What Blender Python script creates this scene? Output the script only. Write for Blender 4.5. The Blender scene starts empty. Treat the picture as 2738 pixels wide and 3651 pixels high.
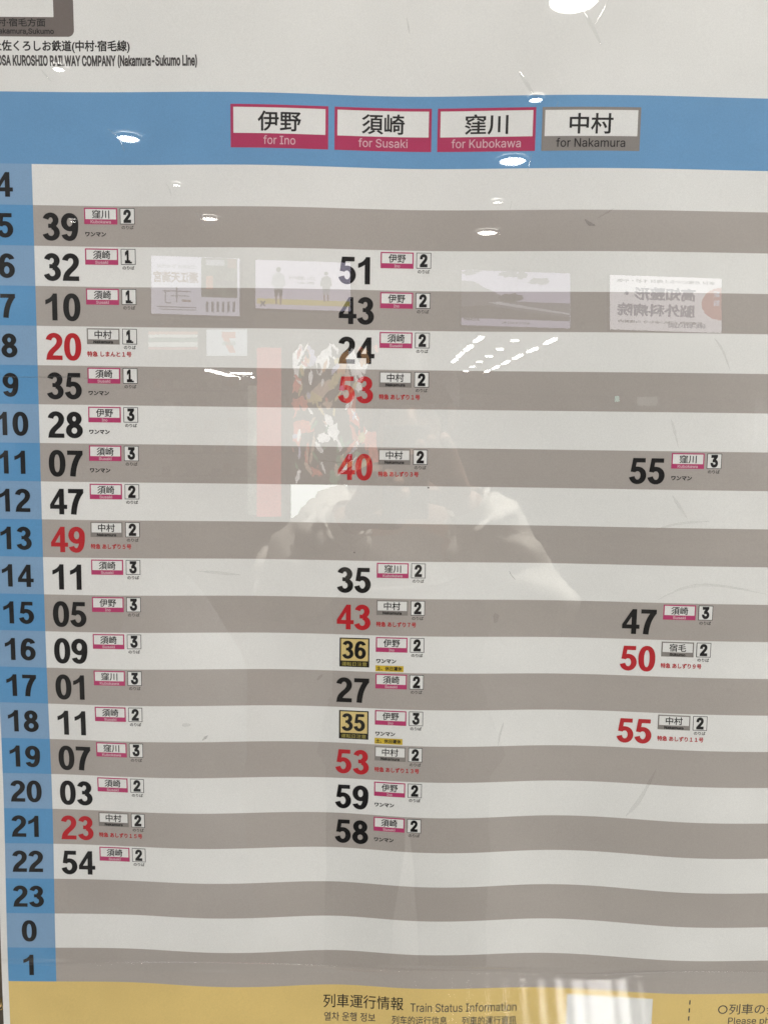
import bpy, bmesh, math, random, os
from mathutils import Vector, Matrix
import numpy as np
from mathutils.geometry import delaunay_2d_cdt, interpolate_bezier
random.seed(7)
SC = bpy.context.scene
COL = SC.collection

# ------------------------------------------------------------------ camera
ZB = 1.70                                   # world height of the table's zero line on the poster
CX, CY, CZ = 0.27285, -0.60136, -0.19872 + ZB
YAW, PIT, ROL = -0.0059146, -0.1024357, 0.0130168
fwd = Vector((math.sin(YAW)*math.cos(PIT), math.cos(YAW)*math.cos(PIT), math.sin(PIT)))
rgt = Vector((math.cos(YAW), -math.sin(YAW), 0))
upv = rgt.cross(fwd)
r2 = math.cos(ROL)*rgt + math.sin(ROL)*upv
u2 = -math.sin(ROL)*rgt + math.cos(ROL)*upv
cam = bpy.data.cameras.new('camera'); camo = bpy.data.objects.new('camera', cam); COL.objects.link(camo)
mw = Matrix((( r2.x, u2.x, -fwd.x, CX), (r2.y, u2.y, -fwd.y, CY), (r2.z, u2.z, -fwd.z, CZ), (0, 0, 0, 1)))
camo.matrix_world = mw
cam.sensor_fit = 'VERTICAL'; cam.sensor_height = 36.0; cam.lens = 2742.0/3651.0*36.0
cam.clip_start = 0.01; cam.clip_end = 200
SC.camera = camo

# ------------------------------------------------------------------ world, exposure
w = bpy.data.worlds.new('World'); SC.world = w; w.use_nodes = True
bg = w.node_tree.nodes['Background']; bg.inputs[0].default_value = (0.93, 0.97, 1.0, 1); bg.inputs[1].default_value = 0.35
SC.view_settings.view_transform = 'Standard'; SC.view_settings.look = 'None'
SC.view_settings.exposure = 0; SC.view_settings.gamma = 1
SC.cycles.max_bounces = 10; SC.cycles.transparent_max_bounces = 16
SC.cycles.sample_clamp_indirect = 14

# ------------------------------------------------------------------ added lights, kept out of the mirrored view
def area(name, loc, aim, sx, sy, power, color):
    l = bpy.data.lights.new(name, 'AREA'); l.shape = 'RECTANGLE'; l.size = sx; l.size_y = sy
    l.energy = power; l.color = color
    o = bpy.data.objects.new(name, l); COL.objects.link(o); o.location = loc
    o.rotation_euler = (Vector(aim)-Vector(loc)).to_track_quat('-Z', 'Y').to_euler()
    return o
area('added_top_fill', (0.35, -0.42, 3.02), (0.35, -0.95, 1.1), 1.8, 0.3, 1.5, (1.0, 0.965, 0.92))  # added fill from above for the person and the poster, no real fitting
sl = bpy.data.lights.new('added_person_spot', 'SPOT'); sl.energy = 620; sl.spot_size = math.radians(42); sl.spot_blend = 0.7; sl.shadow_soft_size = 0.05; sl.color = (1, .97, .92)  # added spot that brightens the person's front and sleeves
so = bpy.data.objects.new('added_person_spot', sl); COL.objects.link(so); so.location = (0.55, -0.42, 3.03)
so.rotation_euler = (Vector((0.33, -1.02, 1.12))-Vector(so.location)).to_track_quat('-Z', 'Y').to_euler()
area('added_hall_fill', (-6.0, -8.5, 2.6), (0, -8.0, 0.6), 2.5, 1.2, 76, (0.98, 1.0, 0.97))  # added pair of unseen lights brightening the mirrored floor and ceiling
area('added_hall_fill', (6.8, -8.5, 2.6), (0.8, -8.0, 0.8), 2.5, 1.2, 98, (1.0, 0.97, 0.97))
area('added_side_fill', (-3.6, -2.6, 2.30), (0.2, 0, 1.1), 1.6, 1.6, 60, (1.0, 0.985, 0.965))  # added pair of unseen side lights, the main light on the poster
area('added_side_fill', (4.2, -2.6, 1.75), (0.4, 0, 1.2), 1.6, 1.6, 132, (1.0, 0.975, 0.945))

# ------------------------------------------------------------------ materials
MATS = {}
def nmat(name):
    m = bpy.data.materials.new(name); m.use_nodes = True
    return m, m.node_tree, m.node_tree.nodes['Principled BSDF']
def grain(nt, col, amt=0.05, big=0.03, sc=900.0, bsc=14.0):
    tc = nt.nodes.new('ShaderNodeTexCoord')
    n1 = nt.nodes.new('ShaderNodeTexNoise'); n1.inputs['Scale'].default_value = sc; n1.inputs['Detail'].default_value = 3
    n2 = nt.nodes.new('ShaderNodeTexNoise'); n2.inputs['Scale'].default_value = bsc; n2.inputs['Detail'].default_value = 4
    nt.links.new(tc.outputs['Object'], n1.inputs['Vector']); nt.links.new(tc.outputs['Object'], n2.inputs['Vector'])
    a = nt.nodes.new('ShaderNodeMapRange'); a.inputs[1].default_value = .25; a.inputs[2].default_value = .75
    a.inputs[3].default_value = 1-amt; a.inputs[4].default_value = 1+amt
    b = nt.nodes.new('ShaderNodeMapRange'); b.inputs[1].default_value = .3; b.inputs[2].default_value = .7
    b.inputs[3].default_value = 1-big; b.inputs[4].default_value = 1+big
    nt.links.new(n1.outputs[0], a.inputs[0]); nt.links.new(n2.outputs[0], b.inputs[0])
    mu = nt.nodes.new('ShaderNodeMath'); mu.operation = 'MULTIPLY'
    nt.links.new(a.outputs[0], mu.inputs[0]); nt.links.new(b.outputs[0], mu.inputs[1])
    vm = nt.nodes.new('ShaderNodeVectorMath'); vm.operation = 'SCALE'; vm.inputs[0].default_value = col
    nt.links.new(mu.outputs[0], vm.inputs['Scale'])
    return vm.outputs[0]
def ink(name, col, amt=0.05, big=0.03, rough=0.4, spec=0.25):
    if name in MATS: return MATS[name]
    m, nt, p = nmat(name)
    nt.links.new(grain(nt, col, amt, big), p.inputs['Base Color'])
    p.inputs['Roughness'].default_value = rough; p.inputs['Specular IOR Level'].default_value = spec
    MATS[name] = m; return m
def solid(name, col, rough=0.5, metal=0.0, amt=0.04, sc=60.0, bsc=3.0):
    if name in MATS: return MATS[name]
    m, nt, p = nmat(name)
    nt.links.new(grain(nt, col, amt, amt, sc, bsc), p.inputs['Base Color'])
    p.inputs['Roughness'].default_value = rough; p.inputs['Metallic'].default_value = metal
    MATS[name] = m; return m
def glow(name, col, s, amt=0.05, sc=5.0):
    if name in MATS: return MATS[name]
    m, nt, p = nmat(name)
    p.inputs['Base Color'].default_value = (0.05, 0.05, 0.05, 1)
    nt.links.new(grain(nt, col, amt, amt, sc*8, sc), p.inputs['Emission Color'])
    p.inputs['Emission Strength'].default_value = s
    MATS[name] = m; return m

PAPER = ink('printed_white', (0.765, 0.765, 0.748), 0.045, 0.03)
GREY = ink('printed_warm_grey', (0.402, 0.368, 0.342))
BLUE = ink('printed_blue', (0.135, 0.315, 0.55), 0.05, 0.05)
HOURA = ink('printed_hour_blue', (0.105, 0.30, 0.55), 0.05, 0.03)
HOURB = ink('printed_hour_pale_blue', (0.215, 0.36, 0.55), 0.05, 0.03)
MAG = ink('printed_magenta', (0.42, 0.03, 0.105))
MAG2 = ink('printed_small_magenta', (0.46, 0.045, 0.15))
TAUPE = ink('printed_taupe', (0.245, 0.225, 0.21))
YELL = ink('printed_yellow', (0.70, 0.52, 0.19), 0.05, 0.06)
CREAM = ink('printed_cream_yellow', (0.68, 0.53, 0.22))
SIGNY = ink('printed_strong_yellow', (0.62, 0.44, 0.035))
RED = ink('printed_red', (0.47, 0.014, 0.022), 0.03, 0.02)
BLACK = ink('printed_black', (0.006, 0.0055, 0.006), 0.1, 0.05)
DARKG = ink('printed_dark_grey', (0.055, 0.05, 0.05), 0.1, 0.05)
PINKW = ink('printed_pinkish_white', (0.66, 0.42, 0.47))
KHAKI = ink('printed_khaki', (0.34, 0.29, 0.07))
FRAMEBR = ink('printed_brown_grey', (0.16, 0.135, 0.125))

# ------------------------------------------------------------------ paper relief (metres towards the room)
G = [[5,7,7,4,-1,-10,-13,-10,-4,1,2,1,-2,-3],[5,14,19,12,-7,-16,-15,-10,-4,1,-2,-4,-3,1],[6,17,29,22,-24,-14,-7,-7,-5,-2,-9,-8,-2,5],[11,14,20,11,-35,13,20,7,-8,-20,-18,-5,4,8],[21,19,3,-6,19,48,24,3,-21,-43,-14,11,13,7],[29,43,58,54,49,11,-33,-31,-18,-6,22,25,13,3],[37,53,63,20,-22,-50,-68,-42,-3,30,29,10,2,1],[43,33,-11,-65,-46,-27,-32,-27,-13,0,-17,-21,-8,4],[38,35,41,41,52,32,-4,-27,-44,-51,-47,-24,-4,7],[36,29,20,23,53,21,-27,-42,-44,-31,0,13,10,6],[32,27,-4,-66,-50,-45,-54,-38,-11,18,40,36,19,3],[17,26,24,-26,-38,-28,-20,-2,19,36,41,31,16,1],[-3,10,37,73,62,26,16,21,24,22,14,9,5,0],[-14,-9,5,54,58,34,20,15,11,3,-9,-9,-4,0],[-16,-11,-2,12,16,14,11,6,1,-6,-12,-12,-7,-2],[-11,-10,-9,-8,-6,-2,0,-1,-4,-8,-10,-9,-6,-2],[-4,-9,-15,-20,-20,-16,-11,-8,-7,-7,-6,-5,-4,-3]]
GX0, GX1, GZ0, GZ1 = -.10, .68, -.78, .22
NX, NZ = len(G), len(G[0])
def bs(t): return ((1-t)**3/6, (3*t**3-6*t*t+4)/6, (-3*t**3+3*t*t+3*t+1)/6, t**3/6)
def relief(x, z):
    x = min(max(x, GX0), GX1); z = min(max(z, GZ0), GZ1)
    u = (x-GX0)/(GX1-GX0)*(NX-3); v = (z-GZ0)/(GZ1-GZ0)*(NZ-3)
    i = min(max(int(u), 0), NX-4); j = min(max(int(v), 0), NZ-4)
    a = bs(u-i); b = bs(v-j); s = 0.0
    for p in range(4):
        g = G[i+p]
        s += a[p]*(b[0]*g[j]+b[1]*g[j+1]+b[2]*g[j+2]+b[3]*g[j+3])
    return s*1e-4
def onpaper(xmm, zmm, layer):
    x, z = xmm*1e-3, zmm*1e-3
    return (x, -relief(x, z)-layer*7e-5, z+ZB)

class MB:
    """collects flat printed shapes lying on the paper, or solids, with a material slot each"""
    def __init__(s): s.v = []; s.f = []; s.m = []; s.mats = []
    def slot(s, m):
        if m not in s.mats: s.mats.append(m)
        return s.mats.index(m)
    def rect(s, x0, z0, x1, z1, layer, mat, step=3.0):
        k = s.slot(mat); nx = max(1, math.ceil(abs(x1-x0)/step)); nz = max(1, math.ceil(abs(z1-z0)/step)); b = len(s.v)
        for j in range(nz+1):
            for i in range(nx+1):
                s.v.append(onpaper(x0+(x1-x0)*i/nx, z0+(z1-z0)*j/nz, layer))
        for j in range(nz):
            for i in range(nx):
                a = b+j*(nx+1)+i
                s.f.append((a, a+1, a+nx+2, a+nx+1)); s.m.append(k)
    def glyphs(s, g, box, layer, mat):
        """fits the 2D text g into box (x0, z0, x1, z1) in mm"""
        k = s.slot(mat); vs, tr = g; b = len(s.v)
        ax = min(p[0] for p in vs); bx = max(p[0] for p in vs); ay = min(p[1] for p in vs); by = max(p[1] for p in vs)
        x0, z0, x1, z1 = box
        for p in vs:
            s.v.append(onpaper(x0+(p[0]-ax)/(bx-ax)*(x1-x0), z0+(p[1]-ay)/(by-ay)*(z1-z0), layer))
        for t in tr: s.f.append(tuple(b+q for q in t)); s.m.append(k)
    def box(s, c, d, mat, M=None):
        k = s.slot(mat); b = len(s.v)
        for dz in (-.5, .5):
            for dy in (-.5, .5):
                for dx in (-.5, .5):
                    p = Vector((c[0]+dx*d[0], c[1]+dy*d[1], c[2]+dz*d[2]))
                    s.v.append(tuple(M @ p) if M else tuple(p))
        for f in ((0, 2, 3, 1), (4, 5, 7, 6), (0, 1, 5, 4), (2, 6, 7, 3), (0, 4, 6, 2), (1, 3, 7, 5)):
            s.f.append(tuple(b+q for q in f)); s.m.append(k)
    def poly(s, pts, y, mat, thick=0.004):
        """a flat outline in x, z standing at depth y, thickness away from the poster"""
        k = s.slot(mat); b = len(s.v); n = len(pts)
        for p in pts: s.v.append((p[0], y, p[1]))
        for p in pts: s.v.append((p[0], y-thick, p[1]))
        s.f.append(tuple(b+q for q in range(n))); s.m.append(k)
        s.f.append(tuple(b+n+q for q in reversed(range(n)))); s.m.append(k)
        for q in range(n):
            s.f.append((b+q, b+n+q, b+n+(q+1) % n, b+(q+1) % n)); s.m.append(k)
    def flat(s, g, M, mat):
        k = s.slot(mat); b = len(s.v)
        for p in g[0]: s.v.append(tuple(M @ Vector((p[0], p[1], 0))))
        for t in g[1]: s.f.append(tuple(b+q for q in t)); s.m.append(k)
    def tube(s, pts, rads, mat, n=14, caps=True):
        k = s.slot(mat); b = len(s.v); m = len(pts)
        for i, p in enumerate(pts):
            p = Vector(p); d = (Vector(pts[min(i+1, m-1)])-Vector(pts[max(i-1, 0)])).normalized()
            a = d.orthogonal().normalized() if abs(d.z) > .9 else d.cross(Vector((0, 0, 1))).normalized()
            c = d.cross(a)
            for q in range(n):
                t = 2*math.pi*q/n; s.v.append(tuple(p+(a*math.cos(t)+c*math.sin(t))*rads[i]))
        for i in range(m-1):
            for q in range(n):
                s.f.append((b+i*n+q, b+i*n+(q+1) % n, b+(i+1)*n+(q+1) % n, b+(i+1)*n+q)); s.m.append(k)
        if caps:
            s.f.append(tuple(b+q for q in reversed(range(n)))); s.m.append(k)
            s.f.append(tuple(b+(m-1)*n+q for q in range(n))); s.m.append(k)
    def build(s, name, parent=None, smooth=False):
        me = bpy.data.meshes.new(name); me.from_pydata(s.v, [], s.f)
        for m in s.mats: me.materials.append(m)
        me.polygons.foreach_set('material_index', s.m)
        if smooth: me.polygons.foreach_set('use_smooth', [True]*len(s.f))
        me.update()
        o = bpy.data.objects.new(name, me); COL.objects.link(o)
        if parent: o.parent = parent
        return o
def tag(o, label, cat, group=None, kind=None):
    if label: o['label'] = label
    if cat: o['category'] = cat
    if group: o['group'] = group
    if kind: o['kind'] = kind
    return o
def empty(name, parent=None, loc=(0, 0, 0)):
    o = bpy.data.objects.new(name, None); COL.objects.link(o); o.location = loc
    o.empty_display_size = 0.02
    if parent: o.parent = parent
    return o

# ------------------------------------------------------------------ lettering outlines
FONT = None
try:
    fp = os.path.join(bpy.utils.system_resource('DATAFILES', path='fonts'), 'Inter.woff2')
    if os.path.exists(fp): FONT = bpy.data.fonts.load(fp)
except Exception:
    FONT = None
GC = {}
def winding(P, X):
    x0, y0 = P[:, 0][None], P[:, 1][None]; x1, y1 = np.roll(P[:, 0], -1)[None], np.roll(P[:, 1], -1)[None]
    px, py = X[:, 0][:, None], X[:, 1][:, None]
    side = (x1-x0)*(py-y0)-(px-x0)*(y1-y0)
    return ((y0 <= py) & (y1 > py) & (side > 0)).sum(1)-((y0 > py) & (y1 <= py) & (side < 0)).sum(1)
def fill(V, E, OFF, grid):
    """triangles inside the rings (non-zero winding), with grid points so that they can follow the paper"""
    V = list(V)
    if grid > 0:
        xs = [v.x for v in V]; ys = [v.y for v in V]
        x = min(xs)+grid*.37
        while x < max(xs):
            y = min(ys)+grid*.41
            while y < max(ys): V.append(Vector((x, y))); y += grid
            x += grid
    r = delaunay_2d_cdt(V, E, [], 0, 1e-6)
    VV = np.array([tuple(v) for v in r[0]]); TT = np.array([tuple(f) for f in r[2]])
    cen = VV[TT].mean(1); wn = sum(winding(P_, cen) for P_ in OFF)
    TT = TT[wn > 0]; used, inv = np.unique(TT, return_inverse=True); TT = inv.reshape(-1, 3)
    return ([tuple(map(float, p)) for p in VV[used]], [tuple(map(int, t)) for t in TT])
# --- the heavy grotesque figures of the timetable, drawn as strokes; height 1, width about 0.61
TV, TH = 0.210, 0.178
def arc(cx, cy, rx, ry, a0, a1, n=22):
    return [(cx+rx*math.cos(math.radians(a0+(a1-a0)*i/n)), cy+ry*math.sin(math.radians(a0+(a1-a0)*i/n))) for i in range(n+1)]
def stroke(p, k=1.0):
    L_, R_s = [], []
    for i in range(len(p)):
        a = p[max(i-1, 0)]; c = p[min(i+1, len(p)-1)]; dx, dy = c[0]-a[0], c[1]-a[1]; l = math.hypot(dx, dy); dx /= l; dy /= l
        h = 0.5*k*math.sqrt((TV*dy)**2+(TH*dx)**2)
        L_.append((p[i][0]-dy*h, p[i][1]+dx*h)); R_s.append((p[i][0]+dy*h, p[i][1]-dx*h))
    return L_+R_s[::-1]
def bez(p0, p1, p2, p3, n=14):
    o = []
    for i in range(n+1):
        t = i/n; u = 1-t
        o.append(tuple(u**3*p0[c]+3*u*u*t*p1[c]+3*u*t*t*p2[c]+t**3*p3[c] for c in (0, 1)))
    return o
def ringpair(cx, cy, rx, ry, ex=2.0):
    def se(a, b_):
        o = []
        for i in range(56):
            t = 2*math.pi*i/56; c, s_ = math.cos(t), math.sin(t)
            o.append((cx+a*math.copysign(abs(c)**(2/ex), c), cy+b_*math.copysign(abs(s_)**(2/ex), s_)))
        return o
    return [('+', se(rx+TV/2, ry+TH/2)), ('-', se(rx-TV/2, ry-TH/2))]
def figure_rings(ch):
    if ch == '0': return ringpair(.305, .5, .209, .431, 2.25)
    if ch == '1':
        return [('+', [(.45, 0), (.45, 1.005), (.30, 1.005)]+bez((.30, 1.005), (.26, .89), (.15, .80), (.02, .765), 8)[1:]+[(.02, .595)]+bez((.02, .595), (.12, .625), (.20, .67), (.262, .725), 6)[1:]+[(.262, 0)])]
    if ch == '2':
        top = arc(.298, .722, .200, .206, 172, -8)
        p = top+bez(top[-1], (.49, .60), (.43, .52), (.335, .43), 10)[1:]+bez((.335, .43), (.22, .33), (.15, .25), (.125, .12), 8)[1:]
        return [('+', stroke(p)), ('+', [(.0, 0), (.598, 0), (.598, .168), (.03, .168)])]
    if ch == '3':
        return [('+', stroke(arc(.293, .738, .180, .189, 168, -78))), ('+', stroke(arc(.298, .282, .210, .210, 82, -168))), ('+', [(.20, .455), (.33, .45), (.36, .60), (.20, .61)])]
    if ch == '4':
        return [('+', [(0, .215), (0, .385), (.365, 1), (.530, 1), (.530, .38), (.645, .38), (.645, .215), (.530, .215), (.530, 0), (.345, 0), (.345, .215)]), ('-', [(.160, .378), (.345, .378), (.345, .695)])]
    if ch == '5':
        return [('+', [(.105, 1-.0), (.560, 1), (.560, .832), (.240, .832), (.205, .60), (.17, .455), (.030, .475)]), ('+', stroke(bez((.115, .505), (.16, .56), (.22, .585), (.29, .585), 8)[:-1]+arc(.290, .332, .213, .252, 90, -168)))]
    if ch == '6':
        return ringpair(.308, .325, .205, .245)+[('+', stroke(arc(.322, .735, .190, .190, 12, 96)+bez((.302, .924), (.16, .90), (.098, .70), (.103, .36), 14)[1:]))]
    if ch == '7':
        return [('+', [(.015, 1), (.590, 1), (.590, .832), (.015, .832)]), ('+', stroke(bez((.520, .915), (.36, .72), (.235, .42), (.215, 0), 14)))]
    if ch == '8': return ringpair(.305, .737, .172, .183)+ringpair(.305, .285, .208, .205)
    if ch == '9': return [(s_, [(.61-x, 1-y) for x, y in p]) for s_, p in figure_rings('6')]
def figure_glyph(ch):
    key = ('figure', ch)
    if key in GC: return GC[key]
    V, E, OFF = [], [], []
    for sg, p in figure_rings(ch):
        A = np.array(p); ar = (A[:, 0]*np.roll(A[:, 1], -1)-np.roll(A[:, 0], -1)*A[:, 1]).sum()
        if (ar > 0) != (sg == '+'): p = p[::-1]
        b0 = len(V); V += [Vector(q) for q in p]; E += [(b0+i, b0+(i+1) % len(p)) for i in range(len(p))]; OFF.append(np.array(p))
    GC[key] = fill(V, E, OFF, 0.14); return GC[key]
def text(body, bold=0.0, inter=False, grid=0.0, spacing=1.0):
    """outline of a text as 2D triangles; bold moves the outline outwards with mitred corners"""
    key = (body, bold, inter, grid, spacing)
    if key in GC: return GC[key]
    c = bpy.data.curves.new('t', 'FONT'); c.body = body; c.resolution_u = 5; c.space_character = spacing
    if inter and FONT: c.font = FONT
    o = bpy.data.objects.new('t', c); COL.objects.link(o)
    dg = bpy.context.evaluated_depsgraph_get(); dg.update()
    cu = o.to_curve(dg); V, E = [], []; RP = []
    for sp in cu.splines:
        pts = []
        if sp.type == 'BEZIER':
            n = len(sp.bezier_points)
            for i in range(n):
                p0, p1 = sp.bezier_points[i], sp.bezier_points[(i+1) % n]
                if (p0.co-p0.handle_right).cross(p1.co-p0.co).length < 1e-9 and (p1.co-p1.handle_left).cross(p1.co-p0.co).length < 1e-9:
                    pts.append((p0.co.x, p0.co.y)); continue
                for q in interpolate_bezier(p0.co, p0.handle_right, p1.handle_left, p1.co, 6)[:-1]: pts.append((q.x, q.y))
        else: pts = [(p.co[0], p.co[1]) for p in sp.points]
        cl = []
        for p in pts:
            if not cl or math.hypot(p[0]-cl[-1][0], p[1]-cl[-1][1]) > 1e-4: cl.append(p)
        if len(cl) > 1 and math.hypot(cl[0][0]-cl[-1][0], cl[0][1]-cl[-1][1]) < 1e-4: cl.pop()
        if len(cl) > 2: RP.append(np.array(cl))
    o.to_curve_clear()
    ars = [float((A[:, 0]*np.roll(A[:, 1], -1)-np.roll(A[:, 0], -1)*A[:, 1]).sum()) for A in RP]
    NR = []
    for i, A in enumerate(RP):
        cont = [j for j in range(len(RP)) if j != i and abs(ars[j]) > abs(ars[i]) and (winding(RP[j], A) != 0).mean() > .98]
        rt = max(cont, key=lambda j: abs(ars[j])) if cont else i
        NR.append(A if ars[rt] > 0 else A[::-1])
    flip = 1.0; OFF = []
    for ring in NR:
        P = [Vector((float(p[0]), float(p[1]))) for p in ring]; Q = []
        n = len(P)
        for i in range(n):
            p = P[i]; d1 = (p-P[i-1]); d2 = (P[(i+1) % n]-p)
            if d1.length < 1e-7 or d2.length < 1e-7: Q.append(p); continue
            d1.normalize(); d2.normalize()
            n1 = Vector((d1.y, -d1.x))*flip; n2 = Vector((d2.y, -d2.x))*flip
            m = n1+n2
            if m.length < 1e-4: m = n1
            m.normalize(); k = 1.0/max(0.45, m.dot(n1))
            Q.append(p+m*(bold*k))
        b = len(V); V += Q; E += [(b+i, b+(i+1) % n) for i in range(n)]; OFF.append(np.array([tuple(q) for q in Q]))
    bpy.data.objects.remove(o); bpy.data.curves.remove(c)
    out = fill(V, E, OFF, grid)
    GC[key] = out
    return out
def bounds(g):
    xs = [p[0] for p in g[0]]; ys = [p[1] for p in g[0]]
    return min(xs), min(ys), max(xs), max(ys)

# ================================================================== THE POSTER
poster = empty('timetable_poster', None, (0.0, 0.0, 0.0))
tag(poster, 'wavy printed train timetable with blue header, striped hour rows and yellow footer', 'timetable poster')
XR = 700.0
b = MB(); b.rect(-45.5, -760, XR, 260, 0, PAPER, 4.0); paper = b.build('paper_sheet', poster, True)
b = MB(); b.rect(-40, 0, XR, 51.8, 1, BLUE); b.build('header_band', poster, True)
P = 30.0
for k in range(1, 22, 2):
    b = MB(); b.rect(0.0, -(k+1)*P, XR, -k*P, 1, GREY); b.build('grey_row_stripe', poster, True)
b = MB(); b.rect(-40, -760, XR, -22*P, 1, YELL); info = b.build('footer_band', poster, True)
hours = ['4', '5', '6', '7', '8', '9', '10', '11', '12', '13', '14', '15', '16', '17', '18', '19', '20', '21', '22', '23', '0', '1']
CAPW = {}
def numerals(b, s, x0, ztop, h, adv, layer, mat):
    """figures of equal width: x0 is the left of the first cell, adv the width of a cell"""
    for i, ch in enumerate(s):
        g = figure_glyph(ch); a = bounds(g); f = adv/0.672
        x = x0+i*adv+0.02*adv
        b.glyphs(g, (x+a[0]*f, ztop-h+a[1]*h, x+a[2]*f, ztop-h+a[3]*h), layer, mat)
for i, hname in enumerate(hours):
    z = -i*P
    b = MB(); b.rect(-40, z-P, 0.0, z, 1, HOURB if i % 2 == 0 else HOURA); cell = b.build('hour_cell', poster, True)
    b = MB()
    numerals(b, hname, -21.0-6.65*len(hname), z-6.3, 18.0, 13.3, 3, BLACK)
    n = b.build('hour_number', cell)

# --- header plates
def plate(x0, x1, z0, z1, bo, split, mat, name, sub, subcol, tb, sb, parent, layer=2):
    b = MB(); b.rect(x0, z0, x1, z1, layer, mat); fr = b.build('destination_plate', parent, True)
    b = MB(); b.rect(x0+bo, split, x1-bo, z1-bo, layer+1, PAPER); b.build('name_panel', fr, True)
    b = MB(); b.glyphs(text(name, 0.015, False, 0.25), tb, layer+2, BLACK); b.build('name_lettering', fr)
    b = MB(); b.glyphs(text(sub, 0.006, True), sb, layer+2, subcol); b.build('caption_lettering', fr)
    return fr
zt, zb_ = 43.3, 12.3
for x0, name, sub, mat, sc_, sw in ((151.3, '伊野', 'for Ino', MAG, PINKW, 23.8), (228.6, '須崎', 'for Susaki', MAG, PINKW, 37.0),
                                (305.7, '窪川', 'for Kubokawa', MAG, PINKW, 51.5), (382.9, '中村', 'for Nakamura', TAUPE, BLACK, 51.0)):
    cxp = x0+36.3
    plate(x0, x0+72.6, zb_, zt, 2.1, 22.7, mat, name, sub, sc_, (cxp-16.1, 24.3, cxp+16.1, 38.9),
          (cxp-sw/2, 14.9 if 'p' not in sub else 14.9, cxp+sw/2, 21.3), poster)

# --- departures
DEST = {'I': ('伊野', 'Ino'), 'S': ('須崎', 'Susaki'), 'K': ('窪川', 'Kubokawa'), 'N': ('中村', 'Nakamura'), 'M': ('宿毛', 'Sukumo')}
SUBW = {'Ino': 4.4, 'Susaki': 10.0, 'Kubokawa': 15.6, 'Nakamura': 15.0, 'Sukumo': 12.3}
def departure(row, colx, mins, dest, track, note=None, special=False):
    z = -row*P
    e = empty('departure_entry', poster)
    red = note is not None and note.startswith('特急')
    b = MB()
    if special:
        b.rect(colx+2.3, z-26.4, colx+26.2, z-2.6, 2, BLACK)
        b.rect(colx+3.4, z-21.4, colx+25.2, z-3.5, 3, CREAM)
        numerals(b, mins, colx+4.3, z-5.2, 14.4, 9.9, 4, BLACK)
        b.glyphs(text('運転日注意', 0.012), (colx+4.0, z-25.6, colx+24.4, z-22.2), 4, KHAKI)
        b.build('boxed_minute_number', e)
    else:
        numerals(b, mins, colx-0.4, z-5.6, 20.2, 14.1, 3, RED if red else BLACK)
        b.build('minute_number', e)
    # destination tag
    grey = dest in 'NM'; t0 = colx+31.4; tw = 25.2
    nm, sb = DEST[dest]
    b = MB()
    b.rect(t0, z-13.4, t0+tw, z-1.3, 2, TAUPE if grey else MAG2)
    b.rect(t0+0.95, z-9.7, t0+tw-0.95, z-2.25, 3, PAPER)
    c = t0+tw/2; 
    b.glyphs(text(nm, 0.014), (c-6.6, z-9.2, c+6.6, z-2.75), 4, BLACK)
    sw = SUBW[sb]
    b.glyphs(text(sb, 0.024, True), (c-sw/2, z-12.75, c+sw/2, z-10.4), 4, BLACK if grey else PINKW)
    b.build('destination_tag', e)
    # platform box
    p0 = t0+27.3
    b = MB()
    b.rect(p0, z-13.2, p0+11.3, z-1.4, 2, BLACK)
    b.rect(p0+0.45, z-12.75, p0+10.85, z-1.85, 3, PAPER)
    g = text(track, 0.045, True, 0.2)
    b.glyphs(g, (p0+2.7 if track != '1' else p0+3.1, z-12.2, p0+8.5 if track != '1' else p0+7.2, z-2.3), 4, BLACK)
    if track == '1': b.rect(p0+3.1, z-12.2, p0+8.5, z-10.9, 4.5, BLACK)
    b.glyphs(text('のりば', 0.02), (p0+1.1, z-16.9, p0+10.3, z-14.1), 2, DARKG)
    b.build('platform_box', e)
    if note:
        b = MB()
        if red:
            wd = 31.8 + (4.4 if any(q in note for q in ('１１', '１３', '１５')) else 0) + (2.4 if 'しまんと' in note else 0)
            b.glyphs(text(note, 0.03), (t0, z-22.9, t0+wd, z-18.7), 2, RED)
            b.build('express_name_lettering', e)
        else:
            b.glyphs(text('ワンマン', 0.045), (t0+0.5, z-22.6, t0+16.4, z-19.1), 2, BLACK)
            b.build('one_man_lettering', e)
            if special:
                b = MB(); b.rect(t0-0.1, z-29.3, t0+22.4, z-24.4, 2, SIGNY)
                b.glyphs(text('土、休日運休', 0.035), (t0+0.9, z-28.5, t0+21.2, z-25.1), 3, BLACK)
                b.build('holiday_notice', e)
    return e
C1, C2, C3 = 7.0, 232.8, 460.4
W_ = 'ワンマン'
for r, m, d, t, n in ((1, '39', 'K', '2', W_), (2, '32', 'S', '1', None), (3, '10', 'S', '1', None), (4, '20', 'N', '1', '特急 しまんと１号'),
        (5, '35', 'S', '1', W_), (6, '28', 'I', '3', W_), (7, '07', 'S', '3', W_), (8, '47', 'S', '2', None), (9, '49', 'N', '2', '特急 あしずり５号'),
        (10, '11', 'S', '3', None), (11, '05', 'I', '3', None), (12, '09', 'S', '3', None), (13, '01', 'K', '3', None), (14, '11', 'S', '2', None),
        (15, '07', 'K', '3', None), (16, '03', 'S', '2', None), (17, '23', 'N', '2', '特急 あしずり１５号'), (18, '54', 'S', '2', None)):
    departure(r, C1, m, d, t, n)
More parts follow.
